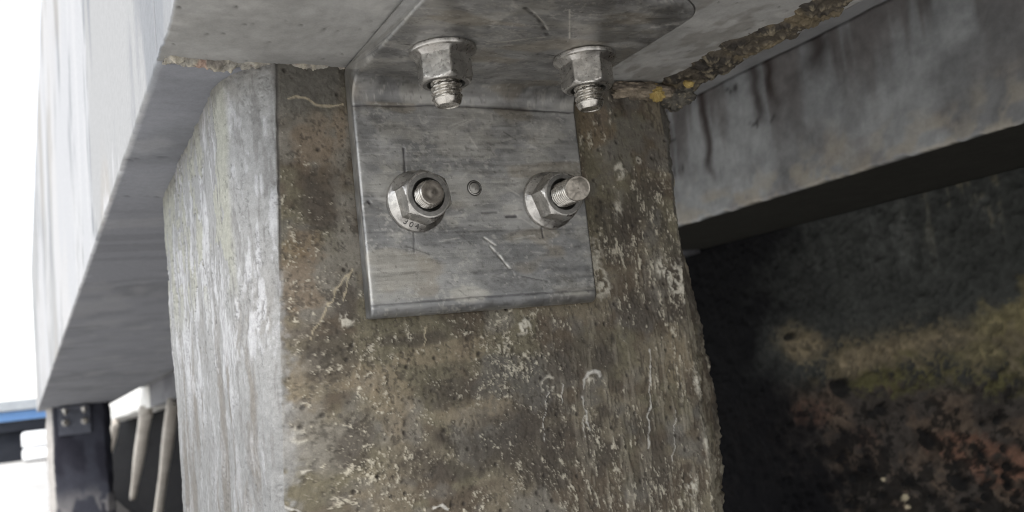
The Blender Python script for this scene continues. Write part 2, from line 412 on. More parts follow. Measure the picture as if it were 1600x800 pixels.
def near_fn(X, Y, Z):
    sof = (Z < ZS+.001) & (X > .06)
    fas = (X < .0605)
    n = fbm(X/.05, Y/.05, 0*Z, 111, 4); f = fbm(X/.006, Y/.006, 0*Z, 112, 3)
    C = np.zeros(X.shape+(3,))+np.array([.345, .34, .325])
    C = mixc(C, (.27, .265, .25), sst(.0, .6, n+.4*fbm(X/.015, Y/.03, 0*Z, 113, 3))*.6)
    C = mixc(C, (.42, .41, .39), sst(.15, .7, fbm(X/.03, Y/.02, 0*Z, 114, 4))*.6)
    rt = sst(.29, .33, X)
    C = mixc(C, (.225, .215, .195), sst(-.2, .4, fbm(X/.013, Y/.02, 0*Z, 115, 4))*rt*.75)
    dd, vv = worley(X/.007, Y/.009, 116)
    pit = (1-sst(.03, .03+.16*_h(np.floor(vv*9999), 0*vv, 0*vv, 4), dd))*(vv > .84)
    C = mixc(C, (.10, .095, .09), .8*pit)
    jn = sst(.455, .492, Y+.012*fbm(X/.02, Y/.02, 0*Z, 117, 3))*sst(.20, .17, X)
    C = mixc(C, (.22, .215, .205), .5*jn)
    Cf = fascia_colour(X, Y, Z)
    C = np.where(fas[..., None], Cf, C)
    d = np.where(sof, .0006*n+.00025*f-.0012*pit, 0)
    # ragged lower arris of the fascia
    ed = np.exp(-((X-.06)/.004)**2)*np.exp(-((Z-ZS)/.004)**2)
    rg = fbm(Y/.006, 0*Y, 0*Y, 118, 3)
    X = X+ed*.0009*rg+0*fas
    Z = Z-d+ed*.0022*np.clip(rg-.15, 0, 1)
    return X, Y, Z, C
edge1 = sweep_y('edge_beam', edge_profile(.0013), spaced((-1.1, .12, .06), (.12, .4935, .0016)), near_fn, M['soffit'])
tag(edge1, 'pale grey concrete edge beam overhead that the bracket is bolted up against', 'beam', 'concrete edge beam spans')

def far_fn(X, Y, Z):
    sof = (Z < ZS+.001) & (X > .06); fas = (X < .0605)
    n = fbm(X/.10, Y/.03, 0*Z, 121, 4); b = fbm(X/.5, Y/.018, 0*Z, 122, 3)
    C = np.zeros(X.shape+(3,))+np.array([.235, .24, .26])  # soffit tinted darker and bluer to stand for its shade
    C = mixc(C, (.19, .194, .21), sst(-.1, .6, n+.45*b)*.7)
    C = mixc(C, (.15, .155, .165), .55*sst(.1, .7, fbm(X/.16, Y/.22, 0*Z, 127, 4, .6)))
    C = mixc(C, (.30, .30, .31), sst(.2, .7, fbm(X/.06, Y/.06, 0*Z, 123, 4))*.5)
    ck = (1-sst(0, .0012, np.abs(X*0+Y-.80-.01*fbm(X/.03, Y*0, Y*0, 124, 3))))*(X > .068)
    ck = np.maximum(ck, 1-sst(0, .0009, np.abs(Y-.68-.008*fbm(X/.02, Y*0, Y*0, 125, 3))))
    C = mixc(C, (.07, .07, .075), .6*ck)
    C = np.where(fas[..., None], fascia_colour(X, Y, Z), C)
    ed = np.exp(-((X-.06)/.005)**2)*np.exp(-((Z-ZS)/.005)**2)
    rg = fbm(Y/.008, 0*Y, 0*Y, 126, 3)
    X = X+ed*.0009*rg
    Z = Z-np.where(sof, .0004*n+.0003*b-.001*ck, 0)+ed*.0024*np.clip(rg-.15, 0, 1)
    return X, Y, Z, C
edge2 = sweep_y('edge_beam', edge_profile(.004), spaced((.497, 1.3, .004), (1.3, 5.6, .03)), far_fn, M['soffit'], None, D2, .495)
tag(edge2, 'shaded blue-grey concrete edge beam running on from the crumbled mortar joint to the far pile', 'beam', 'concrete edge beam spans')

# crumbly mortar at the joint between the two spans, and along the inner edge of the near span
def mortar_band(name, x0, x1, nx, yfun, w, hgt, nw, parent, seed, along='x', base=-.05):
    t = np.linspace(0, 1, nx)[:, None]; v = np.linspace(-1, 1, nw)[None]
    a = x0+(x1-x0)*t+0*v
    wob = fbm(a/.03, 0*a, 0*a, seed, 4)
    ww = w*(1+.30*fbm(a/.012, 0*a+2, 0*a, seed+1, 4, .6))
    b = yfun(a)+wob*w*.25+v*ww
    r = fbm(a/.0045, b/.0045, 0*a, seed+2, 4, .65)
    lump = fbm(a/.013, b/.013, 0*a, seed+3, 3)
    prof = np.clip(1-np.abs(v)**5, 0, 1)
    h = prof*hgt*(.8+.35*lump+.35*r)
    z = ZS+.003-np.maximum(h, base*prof)
    x, y = (a, b) if along == 'x' else (b, a)
    return x+0*z, y+0*z, z, r, lump, prof
x, y, z, r, lump, prof = mortar_band('mortar_joint', .0625, .1625, 160, lambda a: .4905+.02*(a-.06), .0068, .0064, 22, edge1, 131)
C = np.zeros(x.shape+(3,))+np.array([.34, .32, .28])
C = mixc(C, (.22, .20, .175), sst(0, .5, lump)); C = mixc(C, (.46, .42, .34), sst(.2, .6, r)*.8)
C = mixc(C, (.34, .20, .15), sst(.35, .7, fbm(x/.012, y/.012, 0*x, 135, 3))*.6)
link('mortar_joint', grid_mesh('mortar_joint', np.stack([x, y, z], -1)[:, ::-1], False, C[:, ::-1]), M['mortar'], edge1)
x, y, z, r, lump, prof = mortar_band('mortar_strip', .16, .4955, 420, lambda a: .4025+0*a, .0185, .0062, 46, edge1, 141, along='y', base=.55*.0062)
C = np.zeros(x.shape+(3,))+np.array([.10, .085, .066])
C = mixc(C, (.05, .044, .038), sst(-.1, .4, lump)); C = mixc(C, (.27, .23, .16), sst(.38, .7, r)*.7)
C = mixc(C, (.20, .16, .10), sst(.2, .6, fbm(x/.02, y/.02, 0*x, 145, 3))*.6)
link('mortar_strip', grid_mesh('mortar_strip', np.stack([x, y, z], -1), False, C), M['mortar'], edge1)
# lump of mortar squeezed out over the pile's right corner, with a dab of yellow sealant
def lump_mesh(name, c, r, seed, amp, cols):
    th = np.linspace(.02, math.pi-.02, 60)[:, None]; ph = np.linspace(0, 2*math.pi, 90, endpoint=False)[None]
    n = np.stack([np.sin(th)*np.cos(ph), np.sin(th)*np.sin(ph), np.cos(th)+0*ph], -1)
    f = fbm(n[..., 0]*1.6+seed, n[..., 1]*1.6, n[..., 2]*1.6, seed, 4)
    g = fbm(n[..., 0]*6+seed, n[..., 1]*6, n[..., 2]*6, seed+3, 4, .6)
    P = np.array(c)+n*np.array(r)*(1+amp*f+.4*amp*g)[..., None]
    C = np.zeros(P.shape)+np.array(cols[0]); C = mixc(C, cols[1], sst(-.1, .4, f)); C = mixc(C, cols[2], sst(.25, .6, g)*.8)
    return grid_mesh(name, P[::-1], True, C, caps=True)
mc = ((.13, .12, .10), (.075, .07, .062), (.36, .31, .22))
link('mortar_lump', lump_mesh('mortar_lump', (.408, .489, .180), (.015, .012, .010), 3, .35, mc), M['mortar'], edge1)
link('mortar_lump', lump_mesh('mortar_lump', (.372, .483, .180), (.024, .007, .007), 8, .4, ((.24, .20, .15), (.12, .10, .08), (.40, .33, .25))), M['mortar'], edge1)
link('sealant_dab', lump_mesh('sealant_dab', (.3835, .479, .1765), (.0068, .0045, .0055), 12, .35, mc), M['foam'], edge1)
link('sealant_dab', lump_mesh('sealant_dab', (.398, .462, .178), (.0035, .003, .0025), 15, .35, mc), M['foam'], edge1)

# the second beam further in, its rust-streaked face towards us
XRB, ZRB, ZRT = .80, .170, .337
def inner_profile(step):
    p = [(XRB, z) for z in np.linspace(ZRT, ZRB, int((ZRT-ZRB)/step))]
    p += [(x, ZRB) for x in np.linspace(XRB, 1.06, max(8, int(.26/step/3)))[1:]]
    p += [(1.06, ZRT)]
    return np.array(p)
def inner_fn(X, Y, Z):
    face = X < XRB+.001
    C = np.zeros(X.shape+(3,))+np.array([.31, .318, .32])
    C = mixc(C, (.42, .43, .43), sst(-.1, .6, fbm(Y/.10, Z/.09, 0*Z, 151, 4))*.8)
    C = mixc(C, (.22, .222, .222), sst(.1, .7, fbm(Y/.16, Z/.11, 0*Z, 152, 4))*.75)
    top = sst(ZRT-.12, ZRT-.01, Z+.03*fbm(Y/.03, 0*Z, 0*Z, 153, 3))
    st = sst(.1, .5, fbm(Y/.035, Z/.5, 0*Z, 154, 4)+.25*top)
    C = mixc(C, (.12, .10, .092), st*(.12+.7*top)*.8)
    C = C*(1+.16*fbm(Y/.012, Z/.02, 0*Z, 163, 4, .65))[..., None]
    for yy, ln, w in ((.905, .12, .007), (.80, .075, .010), (.775, .06, .008), (.70, .045, .02), (1.03, .08, .006)):
        m = np.exp(-((Y-yy-.006*fbm(Z/.03, 0*Y+yy*9, 0*Y, 155, 2))/w)**2)*sst(ZRT-ln-.02, ZRT-ln+.03, Z)
        C = mixc(C, (.05, .036, .032), .85*m)
    low = sst(ZRB+.06, ZRB+.005, Z+.02*fbm(Y/.03, Z/.03, 0*Z, 156, 4))
    C = mixc(C, (.17, .14, .125), .4*sst(-.1, .5, fbm(Y/.07, Z/.04, 0*Z, 157, 4))*sst(ZRB+.10, ZRB+.02, Z))
    C = mixc(C, (.44, .40, .33), .7*low*sst(-.25, .3, fbm(Y/.02, Z/.015, 0*Z, 158, 4)))
    dd, vv = worley(Y/.10+.3*fbm(Y/.02, Z/.02, 0*Z, 162, 2), Z/.10, 159)
    C = mixc(C, (.05, .045, .045), .8*(1-sst(.03, .09, dd))*(vv > .72))
    C = np.where(face[..., None], C, np.array([.032, .031, .027]))  # all but the face painted near-black, shade put into the colour
    ed = np.exp(-((X-XRB)/.006)**2)*np.exp(-((Z-ZRB)/.006)**2)
    Z = Z+ed*.0028*fbm(Y/.012, 0*Y, 0*Y, 160, 4, .65)
    X = X+np.where(face, .0025*fbm(Y/.06, Z/.06, 0*Z, 161, 4), 0)
    return X, Y, Z, C
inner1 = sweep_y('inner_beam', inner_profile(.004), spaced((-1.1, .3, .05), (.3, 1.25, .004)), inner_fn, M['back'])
tag(inner1, 'grey concrete beam with dark rust streaks right of the pile', 'beam', 'inner beam spans')
def inner_far(X, Y, Z):
    C = np.zeros(X.shape+(3,))+np.array([.20, .20, .21])
    C = mixc(C, (.13, .13, .14), sst(0, .5, fbm(Y/.2, Z/.1, 0*Z, 165, 3))*.7)
    return X, Y, Z, C
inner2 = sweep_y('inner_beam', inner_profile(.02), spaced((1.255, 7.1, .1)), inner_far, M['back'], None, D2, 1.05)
tag(inner2, 'dim grey concrete beam end seen between the near pile and the white beam', 'beam', 'inner beam spans')
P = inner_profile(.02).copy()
def sunlit_fn(X, Y, Z):
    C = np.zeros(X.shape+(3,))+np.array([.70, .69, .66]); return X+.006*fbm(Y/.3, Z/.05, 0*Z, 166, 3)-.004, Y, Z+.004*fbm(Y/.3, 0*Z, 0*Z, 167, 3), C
inner3 = sweep_y('inner_beam', P, spaced((7.11, 11.8, .06)), sunlit_fn, M['sunlit'], None, D2, 1.05)
tag(inner3, 'white beam length with painted-in sunlight above the slanting struts far behind', 'beam', 'inner beam spans')

# deck slab over everything on the inside
deck = link('deck_slab', box_mesh('deck_slab', .4235, 3.4, -1.1, 1.05, .3375, .60), M['deck'])  # pier stops short behind the camera so daylight reaches the pile front
dm = box_mesh('deck_slab', .4235, 3.4, 1.052, 7.4, .3375, .60)
for v in dm.vertices:
    q = v.co.y-1.05; v.co.x += D2[0]*q; v.co.z += D2[2]*q-.006
dk2 = link('deck_slab', dm, M['deck']); tag(dk2, 'far length of grey deck slab sloping away above the slanting struts', 'deck')
tag(deck, 'plain grey concrete deck underside glimpsed above the rust streaked beam', 'deck')

# ------------------------------------------------------------------ retaining wall under the inner beam
def build_wall():
    ys = spaced((-1.1, .5, .04), (.5, 1.4, .0027), (1.4, 1.6, .01), (1.6, 44, .25)); zs = spaced((ZG-.05, -.34, .03), (-.34, ZRB+.02, .0027), (ZRB+.02, ZRB+.10, .02))
    Z = np.repeat(zs[:, None], len(ys), 1); Y = np.repeat(ys[None], len(zs), 0)
    n = fbm(Y/.12, Z/.10, 0*Z, 171, 5, .6); f = fbm(Y/.02, Z/.02, 0*Z, 172, 4, .6); g = fbm(Y/.006, Z/.006, 0*Z, 170, 3, .6)
    w1 = .65*n+.50*f+.12*g
    C = np.zeros(Z.shape+(3,))+np.array([.043, .045, .042])
    st = fbm(Y/.022, Z/.22, 0*Z, 173, 4)
    C = mixc(C, (.085, .088, .083), sst(.0, .8, st+.6*n)*sst(.03, .12, Z)*.6)
    C = mixc(C, (.15, .135, .09), sst(.1, .7, st+.5*f)*sst(.05, .14, Z)*sst(.85, .70, Y)*.6)
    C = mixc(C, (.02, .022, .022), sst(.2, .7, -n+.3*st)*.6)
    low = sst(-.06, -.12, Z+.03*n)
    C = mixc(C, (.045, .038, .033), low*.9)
    bd = np.exp(-(np.clip(np.abs(Z+.040+.03*n)-.028, 0, 1)/.018)**2)*sst(1.12, 1.0, Y+.06*n)
    C = mixc(C, (.125, .104, .066), .8*bd*sst(-.55, .35, f+.6*g+.4*n))
    lo2 = sst(-.07, -.11, Z+.03*n)*sst(1.14, 1.02, Y+.06*n)
    C = mixc(C, (.095, .070, .052), .75*lo2*sst(-.2, .5, fbm(Y/.05, Z/.04, 0*Z, 180, 5, .65)))
    for y, z, ry, rz, k in ((1.035,-.018,.05,.022,.75), (.96,-.050,.05,.024,.9), (.89,-.036,.07,.02,.9), (.80,-.028,.07,.018,.6), (.71,-.016,.07,.03,.9), (.75,-.05,.04,.02,.8), (.66,0.,.06,.035,.9)):
        C = mixc(C, (.185, .150, .098) if y > .78 else (.18, .155, .085), k*blob(Y, Z, (y, z, ry, rz), w1)*(.65+.35*sst(-.3, .3, f+.5*g)))
    for y, z, ry, rz, k in ((.88,-.078,.09,.024,.9), (.80,-.06,.06,.022,.7), (.73,-.088,.08,.03,.9), (.66,-.07,.06,.03,.8), (.86,-.045,.03,.012,.6)):
        C = mixc(C, (.075, .070, .032), k*blob(Y, Z, (y, z, ry, rz), w1)*sst(-.5, .3, f+.5*g))
    for y, z, ry, rz, k in ((1.06,-.128,.05,.025,.55), (.957,-.165,.04,.022,.4), (.80,-.168,.06,.02,.85), (.735,-.192,.06,.024,.95), (.67,-.20,.05,.03,.9)):
        C = mixc(C, (.135, .074, .052), k*blob(Y, Z, (y, z, ry, rz), .8*w1)*sst(-.7, .2, f+.4*g))
    mus = np.zeros(Z.shape)
    rr = np.random.RandomState(5)
    spots = [(1.074,-.005,.012,.009), (.978,-.087,.026,.016), (.848,-.165,.013,.011), (.81,-.215,.02,.015), (.914,-.121,.012,.009)]
    for k in range(210):
        y, z = rr.uniform(.62, 1.15), rr.uniform(-.32, -.11)
        if rr.rand() < (.9 if z < -.19 else .35): spots.append((y, z, *(rr.uniform(.003, .0085)*np.array((1, .85)))))
    mot = sst(.12, .42, fbm(Y/.016, Z/.014, 0*Z, 184, 4, .7)+.35*n+.5*sst(-.13, -.24, Z))*sst(-.045, -.13, Z)
    C = mixc(C, (.014, .013, .012), .85*mot)
    for p in spots:
        m = 1-sst(.6, 1.05, np.hypot((Y-p[0])/p[2], (Z-p[1])/p[3])+.5*f)
        mus = np.maximum(mus, m)
    C = mixc(C, (.012, .012, .012), .9*mus)
    for y, z, r_ in ((.935,-.222,.0045), (.903,-.246,.0055), (.90,-.258,.004)):
        C = mixc(C, (.50, .43, .30), .9*blob(Y, Z, (y, z, r_, r_*.8), .4*f))
    C = C*(1+.22*g+.15*f)[..., None]
    C = mixc(C, (.006, .006, .007), .93*sst(.93, 1.16, Y+.10*n+.04*f-.10*np.exp(-((Z+.03)/.05)**2)))  # deepening shade of the recess painted near-black along the wall
    X = 1.063+.010*n*sst(.1, -.1, Z)-.007*mus-.003*f-.0015*g
    X = np.where(Y > 1.6, X+D2[0]*(Y-1.6), X); Z = np.where(Y > 1.6, Z+D2[2]*(Y-1.6)*sst(-.9, .1, Z), Z)
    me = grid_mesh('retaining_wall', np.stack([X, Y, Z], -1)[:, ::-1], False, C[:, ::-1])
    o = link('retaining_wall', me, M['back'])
    # the body of the wall behind its face
    return o
wall = build_wall()
tag(wall, 'dark algae and rust stained retaining wall under the inner beam, lower right', 'wall')
wb = link('wall_body', box_mesh('wall_body', 1.10, 1.6, -1.1, 1.6, ZG-.05, .335), M['mud'], wall)

# ------------------------------------------------------------------ far pile, struts
def far_pile():
    o = np.array([.06, .495, ZS])+4.72*D2
    x0, x1, y0, y1 = o[0]+.035, o[0]+.335, o[1], o[1]+.33
    c = .03
    pts = []
    def run(p, q, n):
        for i in range(n): pts.append((p[0]+(q[0]-p[0])*i/n, p[1]+(q[1]-p[1])*i/n))
    run((x0, y1), (x0, y0+c), 8); run((x0, y0+c), (x0+c, y0), 5); run((x0+c, y0), (x1-c, y0), 30); run((x1-c, y0), (x1, y0+c), 5); run((x1, y0+c), (x1, y1), 6); run((x1, y1), (x0, y1), 6)
    pts = np.array(pts); zs = np.linspace(ZG-.05, o[2]+.01, 90)
    X = np.repeat(pts[None, :, 0], len(zs), 0); Y = np.repeat(pts[None, :, 1], len(zs), 0); Z = np.repeat(zs[:, None], len(pts), 1)
    C = np.zeros(X.shape+(3,))+np.array([.05, .052, .066])
    C = mixc(C, (.032, .032, .042), sst(0, .5, fbm(X/.1, Z/.2, 0*Z, 181, 3)))
    C = mixc(C, (.26, .25, .25), sst(.1, .5, fbm(X/.06, Z/.08, 0*Z, 182, 3))*sst(-.35, -.5, Z)*.7)
    ch = sst(x0+c*1.05, x0+c*.8, X)
    C = mixc(C, (.42, .40, .38), ch)  # daylight on the left corner painted in as a pale strip
    d = .008*fbm(X/.05, Z/.05, Y/.05, 183, 3)
    X = X+d*np.where(X < x0+c, -1, 1)*.8
    me = grid_mesh('concrete_pile', np.stack([X, Y, Z], -1)[:, ::-1], True, C[:, ::-1], caps=True)
    return link('concrete_pile', me, M['back']), o
pile2, O2 = far_pile()
tag(pile2, 'out-of-focus dark concrete pile at the far end of the edge beam, pale left corner', 'pile')

def strut(top, bot, w0, w1, label):
    top, bot = np.array(top), np.array(bot); a = bot-top; L = np.linalg.norm(a); a /= L
    e1 = np.cross(a, [0, 1, 0]); e1 /= np.linalg.norm(e1); e2 = np.cross(a, e1)
    rings = []
    for t in np.linspace(0, 1, 24):
        w = (w0+(w1-w0)*t)/2*(1+.08*math.sin(t*9+top[1]*3)); r = []
        for cx, cy in ((-1, -.8), (-.8, -1), (.8, -1), (1, -.8), (1, .8), (.8, 1), (-.8, 1), (-1, .8)):
            r.append(top+a*L*t+e1*cx*w+e2*cy*w)
        rings.append(r)
    o = link('raking_strut', grid_mesh('raking_strut', np.array(rings), True, None, caps=True), M['struts'])
    tag(o, label, 'strut', 'slanting struts under the inner beam')
strut((.598, 10.02, -.13), (.5615, 11.42, -.62), .075, .05, 'shortest slanting strut, under the left end of the white beam')
strut((.654, 7.39, -.035), (.622, 8.72, -.78), .095, .05, 'middle slanting strut, wide at its top, under the right end of the white beam')
strut((.687, 5.97, .01), (.660, 7.05, -.80), .07, .05, 'slanting strut nearest the left edge of the big pile')

# ------------------------------------------------------------------ bracket
BX0, BX1, BZ0, BY0 = .1615, .312, .0345, .3345
def build_bracket():
    yf, zb = YP-T, ZS-T
    rf, rt, re = .0125, .0065, .0016
    prof = []   # (y, z)
    prof += [(YP-.0005, BZ0+.0005)]
    # rounded toe at the bottom
    for t in np.linspace(0, 1, 10): a = t*math.pi/2; prof.append((yf+rt-rt*math.sin(a), BZ0+rt-rt*math.cos(a)))
    for zz in np.arange(BZ0+rt+.0007, zb-rf, .0007): prof.append((yf, zz))
    for t in np.linspace(0, 1, 14): a = t*math.pi/2; prof.append((yf-rf+rf*math.cos(a), zb-rf+rf*math.sin(a)))
    for yy in np.arange(yf-rf-.0007, BY0+rt, -.0007): prof.append((yy, zb))
    for t in np.linspace(0, 1, 8): a = t*math.pi/2; prof.append((BY0+rt-rt*math.sin(a), zb+rt-rt*math.cos(a)))
    prof += [(BY0, ZS-.0012), (BY0+.03, ZS-.0008), (YP-.004, ZS-.0008), (YP-.0006, ZS-.004)]
    prof = np.array(prof); nv = len(prof)
    us = np.concatenate([[-1, -.9985, -.994, -.988], np.linspace(-.984, .984, 210), [.988, .994, .9985, 1]])
    # arris rounding: shrink the profile towards its own spine at the ends
    spine = prof.copy()
    cy = np.clip(prof[:, 0], BY0+.005, YP-T/2); czz = np.clip(prof[:, 1], BZ0+.005, ZS-T/2)
    onh = prof[:, 1] > zb-rf
    spine = np.where(onh[:, None], np.stack([np.minimum(cy, YP-T/2), 0*czz+ZS-T/2], -1), np.stack([0*cy+YP-T/2, czz], -1))
    W = (BX1-BX0)/2; xc = (BX0+BX1)/2
    P = np.zeros((len(us), nv, 3)); U = np.repeat(us[:, None], nv, 1)
    r = .022
    k = np.clip((BY0+r-prof[:, 0])/r, 0, 1); ins = np.where(onh, r*(1-np.sqrt(np.clip(1-k*k, 0, 1))), 0)
    half = W-ins
    for i, u in enumerate(us):
        dist = (1-abs(u))*W
        s = 0 if dist >= re else re-math.sqrt(max(0, re*re-(re-dist)**2))
        v = spine-prof; ln = np.linalg.norm(v, axis=1)+1e-9
        q = prof+v/ln[:, None]*np.minimum(s, ln*.4)[:, None]
        P[i, :, 0] = xc+u*half; P[i, :, 1:] = q
    X, Y, Z = P[..., 0].copy(), P[..., 1].copy(), P[..., 2].copy()
    vert = Z < zb-rf*.9
    A = np.where(vert, Z, Y)                      # height on the upright leg, depth on the flat one
    n = fbm(X/.035, A/.016, 0*A+1*vert, 191, 5, .6); st = fbm(X/.09, A/.004, 0*A+2*vert, 192, 4); f = fbm(X/.008, A/.006, 0*A+3*vert, 193, 3)
    C = np.zeros(X.shape+(3,))+np.array([.355, .35, .338])
    C = mixc(C, (.22, .22, .22), sst(-.05, .6, n+.2*st)*.6)
    C = mixc(C, (.20, .20, .20), sst(.15, .6, fbm(X/.010, A/.007, 0*A+6*vert, 196, 4, .65)+.4*n)*.4)
    C = mixc(C, (.45, .435, .40), sst(.15, .6, fbm(X/.02, A/.011, 0*A+4*vert, 194, 4, .6))*.6)
    C = mixc(C, (.20, .20, .205), sst(.4, .9, st)*.15)
    C = mixc(C, (.36, .30, .21), sst(.35, .7, fbm(X/.045, A/.02, 0*A+5*vert, 197, 3))*.35)
    bz = sst(BZ0+.012, BZ0+.006, Z); C = mixc(C, (.23, .235, .24), .6*bz)
    d = .00012*st+.00008*f
    BP = [(.2277,.0441,.0162,.0044),(.2966,.0406,.0085,.0022),(.1717,.0658,.017,.0067),(.2242,.1064,.017,.0092),(.2576,.094,.006,.0037),(.1776,.1067,.0106,.0148),(.2193,.138,.0256,.0067),(.2869,.1436,.0128,.0092),(.1706,.0549,.0213,.0059)]
    for j, p in enumerate(BP): C = mixc(C, (.52, .50, .45) if j < 2 else (.46, .445, .41), (.75 if j < 2 else .5)*blob(X, Z, p, .5*n+.25*f)*vert)
    dd, vv = worley(X/.0065, A/.005, 195)
    sp = sst(.5, .75, fbm(X/.0024, A/.0018, 0*A, 198, 3, .7)+.5*fbm(X/.02, A/.015, 0*A, 199, 3))
    C = mixc(C, (.56, .54, .50), .5*sp)
    C = mixc(C, (.15, .145, .14), .45*sst(.5, .85, fbm(X/.003, A/.002, 0*A+vert, 189, 3, .7)+.4*n))
    hal = np.exp(-((np.hypot(X-.2331, Z-.1085)-.0085)/.005)**2)*vert; C = mixc(C, (.52, .50, .46), .4*hal*sst(-.5, .4, n)); C = mixc(C, (.09, .085, .08), .7*(1-sst(.04, .12, dd))*(vv < .06))
    BM = [([(.19,.1327),(.1894,.1181)], .0006, 1), ([(.191,.0838),(.1905,.0706)], .0004, .7), ([(.1604,.0832),(.3062,.0814),(.3122,.0814)], .0004, .3), ([(.1593,.1572),(.2217,.1597),(.3122,.1585)], .0006, .8), ([(.2527,.0905),(.2594,.0908)], .0009, 1), ([(.2766,.0831),(.2771,.0765)], .0005, 1), ([(.2592,.0532),(.2767,.0491)], .0004, .7), ([(.1734,.1639),(.1853,.1649)], .0005, .9), ([(.1655,.1012),(.1662,.1001)], .0009, 1), ([(.2364,.0932),(.2464,.0934)], .0006, .7), ([(.1612,.0415),(.2332,.0425),(.312,.0415)], .0006, .6)]
    for pts, w, s in BM:
        m = (1-sst(w*.5, w*1.4, seg_dist(X, Z+.0003*f, pts)))*vert*s
        C = mixc(C, (.06, .055, .06), .85*m); d = d-.0003*m
    for pts in ([(.2396,.0726),(.2529,.0563)], [(.2453,.0665),(.254,.0543)], [(.236,.078),(.243,.073)]):
        m = (1-sst(.0003, .0009, seg_dist(X, Z, pts)))*vert*sst(-.5, .2, f)
        C = mixc(C, (.66, .64, .60), .8*m); d = d-.00025*m
    rs = np.random.RandomState(11)
    for k in range(70):
        x0 = rs.uniform(BX0+.01, BX1-.02); ln = rs.uniform(.003, .016); an = rs.normal(0, .5); on_v = rs.rand() < .7
        a0 = rs.uniform(BZ0+.01, ZS-T-.02) if on_v else rs.uniform(BY0+.01, YP-T-.02)
        pts = [(x0, a0), (x0+ln*math.cos(an), a0+ln*math.sin(an))]
        m = (1-sst(.0002, .00065, seg_dist(X, A, pts)))*(vert if on_v else ~vert)*rs.uniform(.2, .6)
        C = mixc(C, (.62, .60, .56) if rs.rand() < .6 else (.12, .115, .11), m)
    eg = (U > .984)&(prof[None, :, 1] > BZ0+.002); C = mixc(C, (.06, .055, .05), .85*eg)  # contact shade painted as a dark line along the right edge
    BU = [([(.2139,.3591),(.2273,.3689),(.2435,.3889)], .0012, 0), ([(.2182,.3604),(.2322,.3737),(.2423,.3847)], .0006, 1), ([(.168,.4156),(.1749,.4152)], .0005, 0), ([(.2521,.4151),(.2626,.4152)], .0005, 0), ([(.2958,.4123),(.3026,.4111)], .0006, 0), ([(.2157,.4064),(.2431,.3918)], .0007, 1), ([(.2033,.4125),(.2307,.4054)], .0007, 1), ([(.2378,.3561),(.2585,.3905)], .0004, 1)]
    for pts, w, b in BU:
        m = (1-sst(w*.5, w*1.4, seg_dist(X, Y, pts)))*(~vert)*sst(-.8, 0, f)
        C = mixc(C, (.70, .68, .63) if b else (.07, .065, .065), .8*m); d = d-.0004*m
    P[..., 1] -= np.where(vert & (P[..., 1] < YP-T+.001), d, 0); P[..., 2] -= np.where(~vert & (Z < zb+.001), d, 0)
    me = grid_mesh('angle_bracket', P[::-1], True, C[::-1], caps=True)
    root = empty('angle_bracket', ((BX0+BX1)/2, YP, BZ0))
    o = link('plate', me, M['plate'], root); o.matrix_parent_inverse = Matrix.Translation(-root.location)
    # small plugged hole
    V, F = [], []; n = 32
    for rr, yy in ((.0049, 0), (.0043, .0007), (.0038, .0008), (.0032, .0001), (.0, .0003)):
        for i in range(n):
            t = 2*math.pi*i/n; V.append((.2331+rr*math.cos(t), YP-T-yy-.00005, .1085+rr*math.sin(t)))
    for k2 in range(4):
        for i in range(n): a, b = k2*n+i, k2*n+(i+1) % n; F.append((a, b, b+n, a+n))
    pm = mesh_pf('plug', V, F); pm.materials.append(M['nut']); pm.materials.append(M['bore'])
    pm.polygons.foreach_set('material_index', [1]*n+[0]*n+[1]*n+[0]*n)
    p = link('plug', pm, None, root, 40); p.matrix_parent_inverse = Matrix.Translation(-root.location)
    return root
bracket = build_bracket()
tag(bracket, 'grey scratched steel angle bracket fixed to the near brown pile by four nuts', 'bracket', 'steel angle brackets on the piles')

# ------------------------------------------------------------------ bolts: built along +z from the plate, then turned
def nut_mesh(rot, flange_r=.0183, af=.0268, h=.0195, wear=0, bore=.0092):
    n = 144; th = np.arange(n)/n*2*math.pi
    hexr = (af/2)/np.cos(((th-rot) % (math.pi/3))-math.pi/6)
    rc = af/2/math.cos(math.pi/6)
    rows = [(flange_r*.97, 0), (flange_r, .0005), (flange_r, .0018), (flange_r*.985, .0025), (flange_r*.93, .0031)]
    P = []
    for r, z in rows: P.append(np.stack([r*np.cos(th), r*np.sin(th), 0*th+z], -1))
    for t in (.0, .5, 1.):      # flange cone running into the hexagon
        r = np.maximum(hexr, flange_r*.93*(1-t)+hexr*t); z = .0031+.0024*t
        P.append(np.stack([r*np.cos(th), r*np.sin(th), 0*th+z], -1))
    for z in np.linspace(.0060, h, 22):
        lim = rc-max(0, z-(h-.0019))*1.15+0*th
        r = np.minimum(hexr, lim); P.append(np.stack([r*np.cos(th), r*np.sin(th), 0*th+z], -1))
    for r, z in ((af/2*.93, h+.0002), (bore+.0012, h+.0002), (bore+.0008, h-.0002), (bore, h-.0010), (bore-.0015, h-.004)):
        P.append(np.stack([r*np.cos(th), r*np.sin(th), 0*th+z], -1))
    P = np.array(P)
    w = fbm(P[..., 0]/.004+rot*3, P[..., 1]/.004, P[..., 2]/.004, 201, 3)
    P[..., :2] *= (1+.006*w*wear)[..., None]
    me = grid_mesh('flange_nut', P, True)
    npoly = len(me.polygons); mi = np.zeros(npoly, np.int32); mi[npoly-144*3:] = 1; mi[npoly-144*4:npoly-144*3] = 2
    me.materials.append(M['nut']); me.materials.append(M['bore']); me.materials.append(M['nut_face']); me.polygons.foreach_set('material_index', mi)
    return me
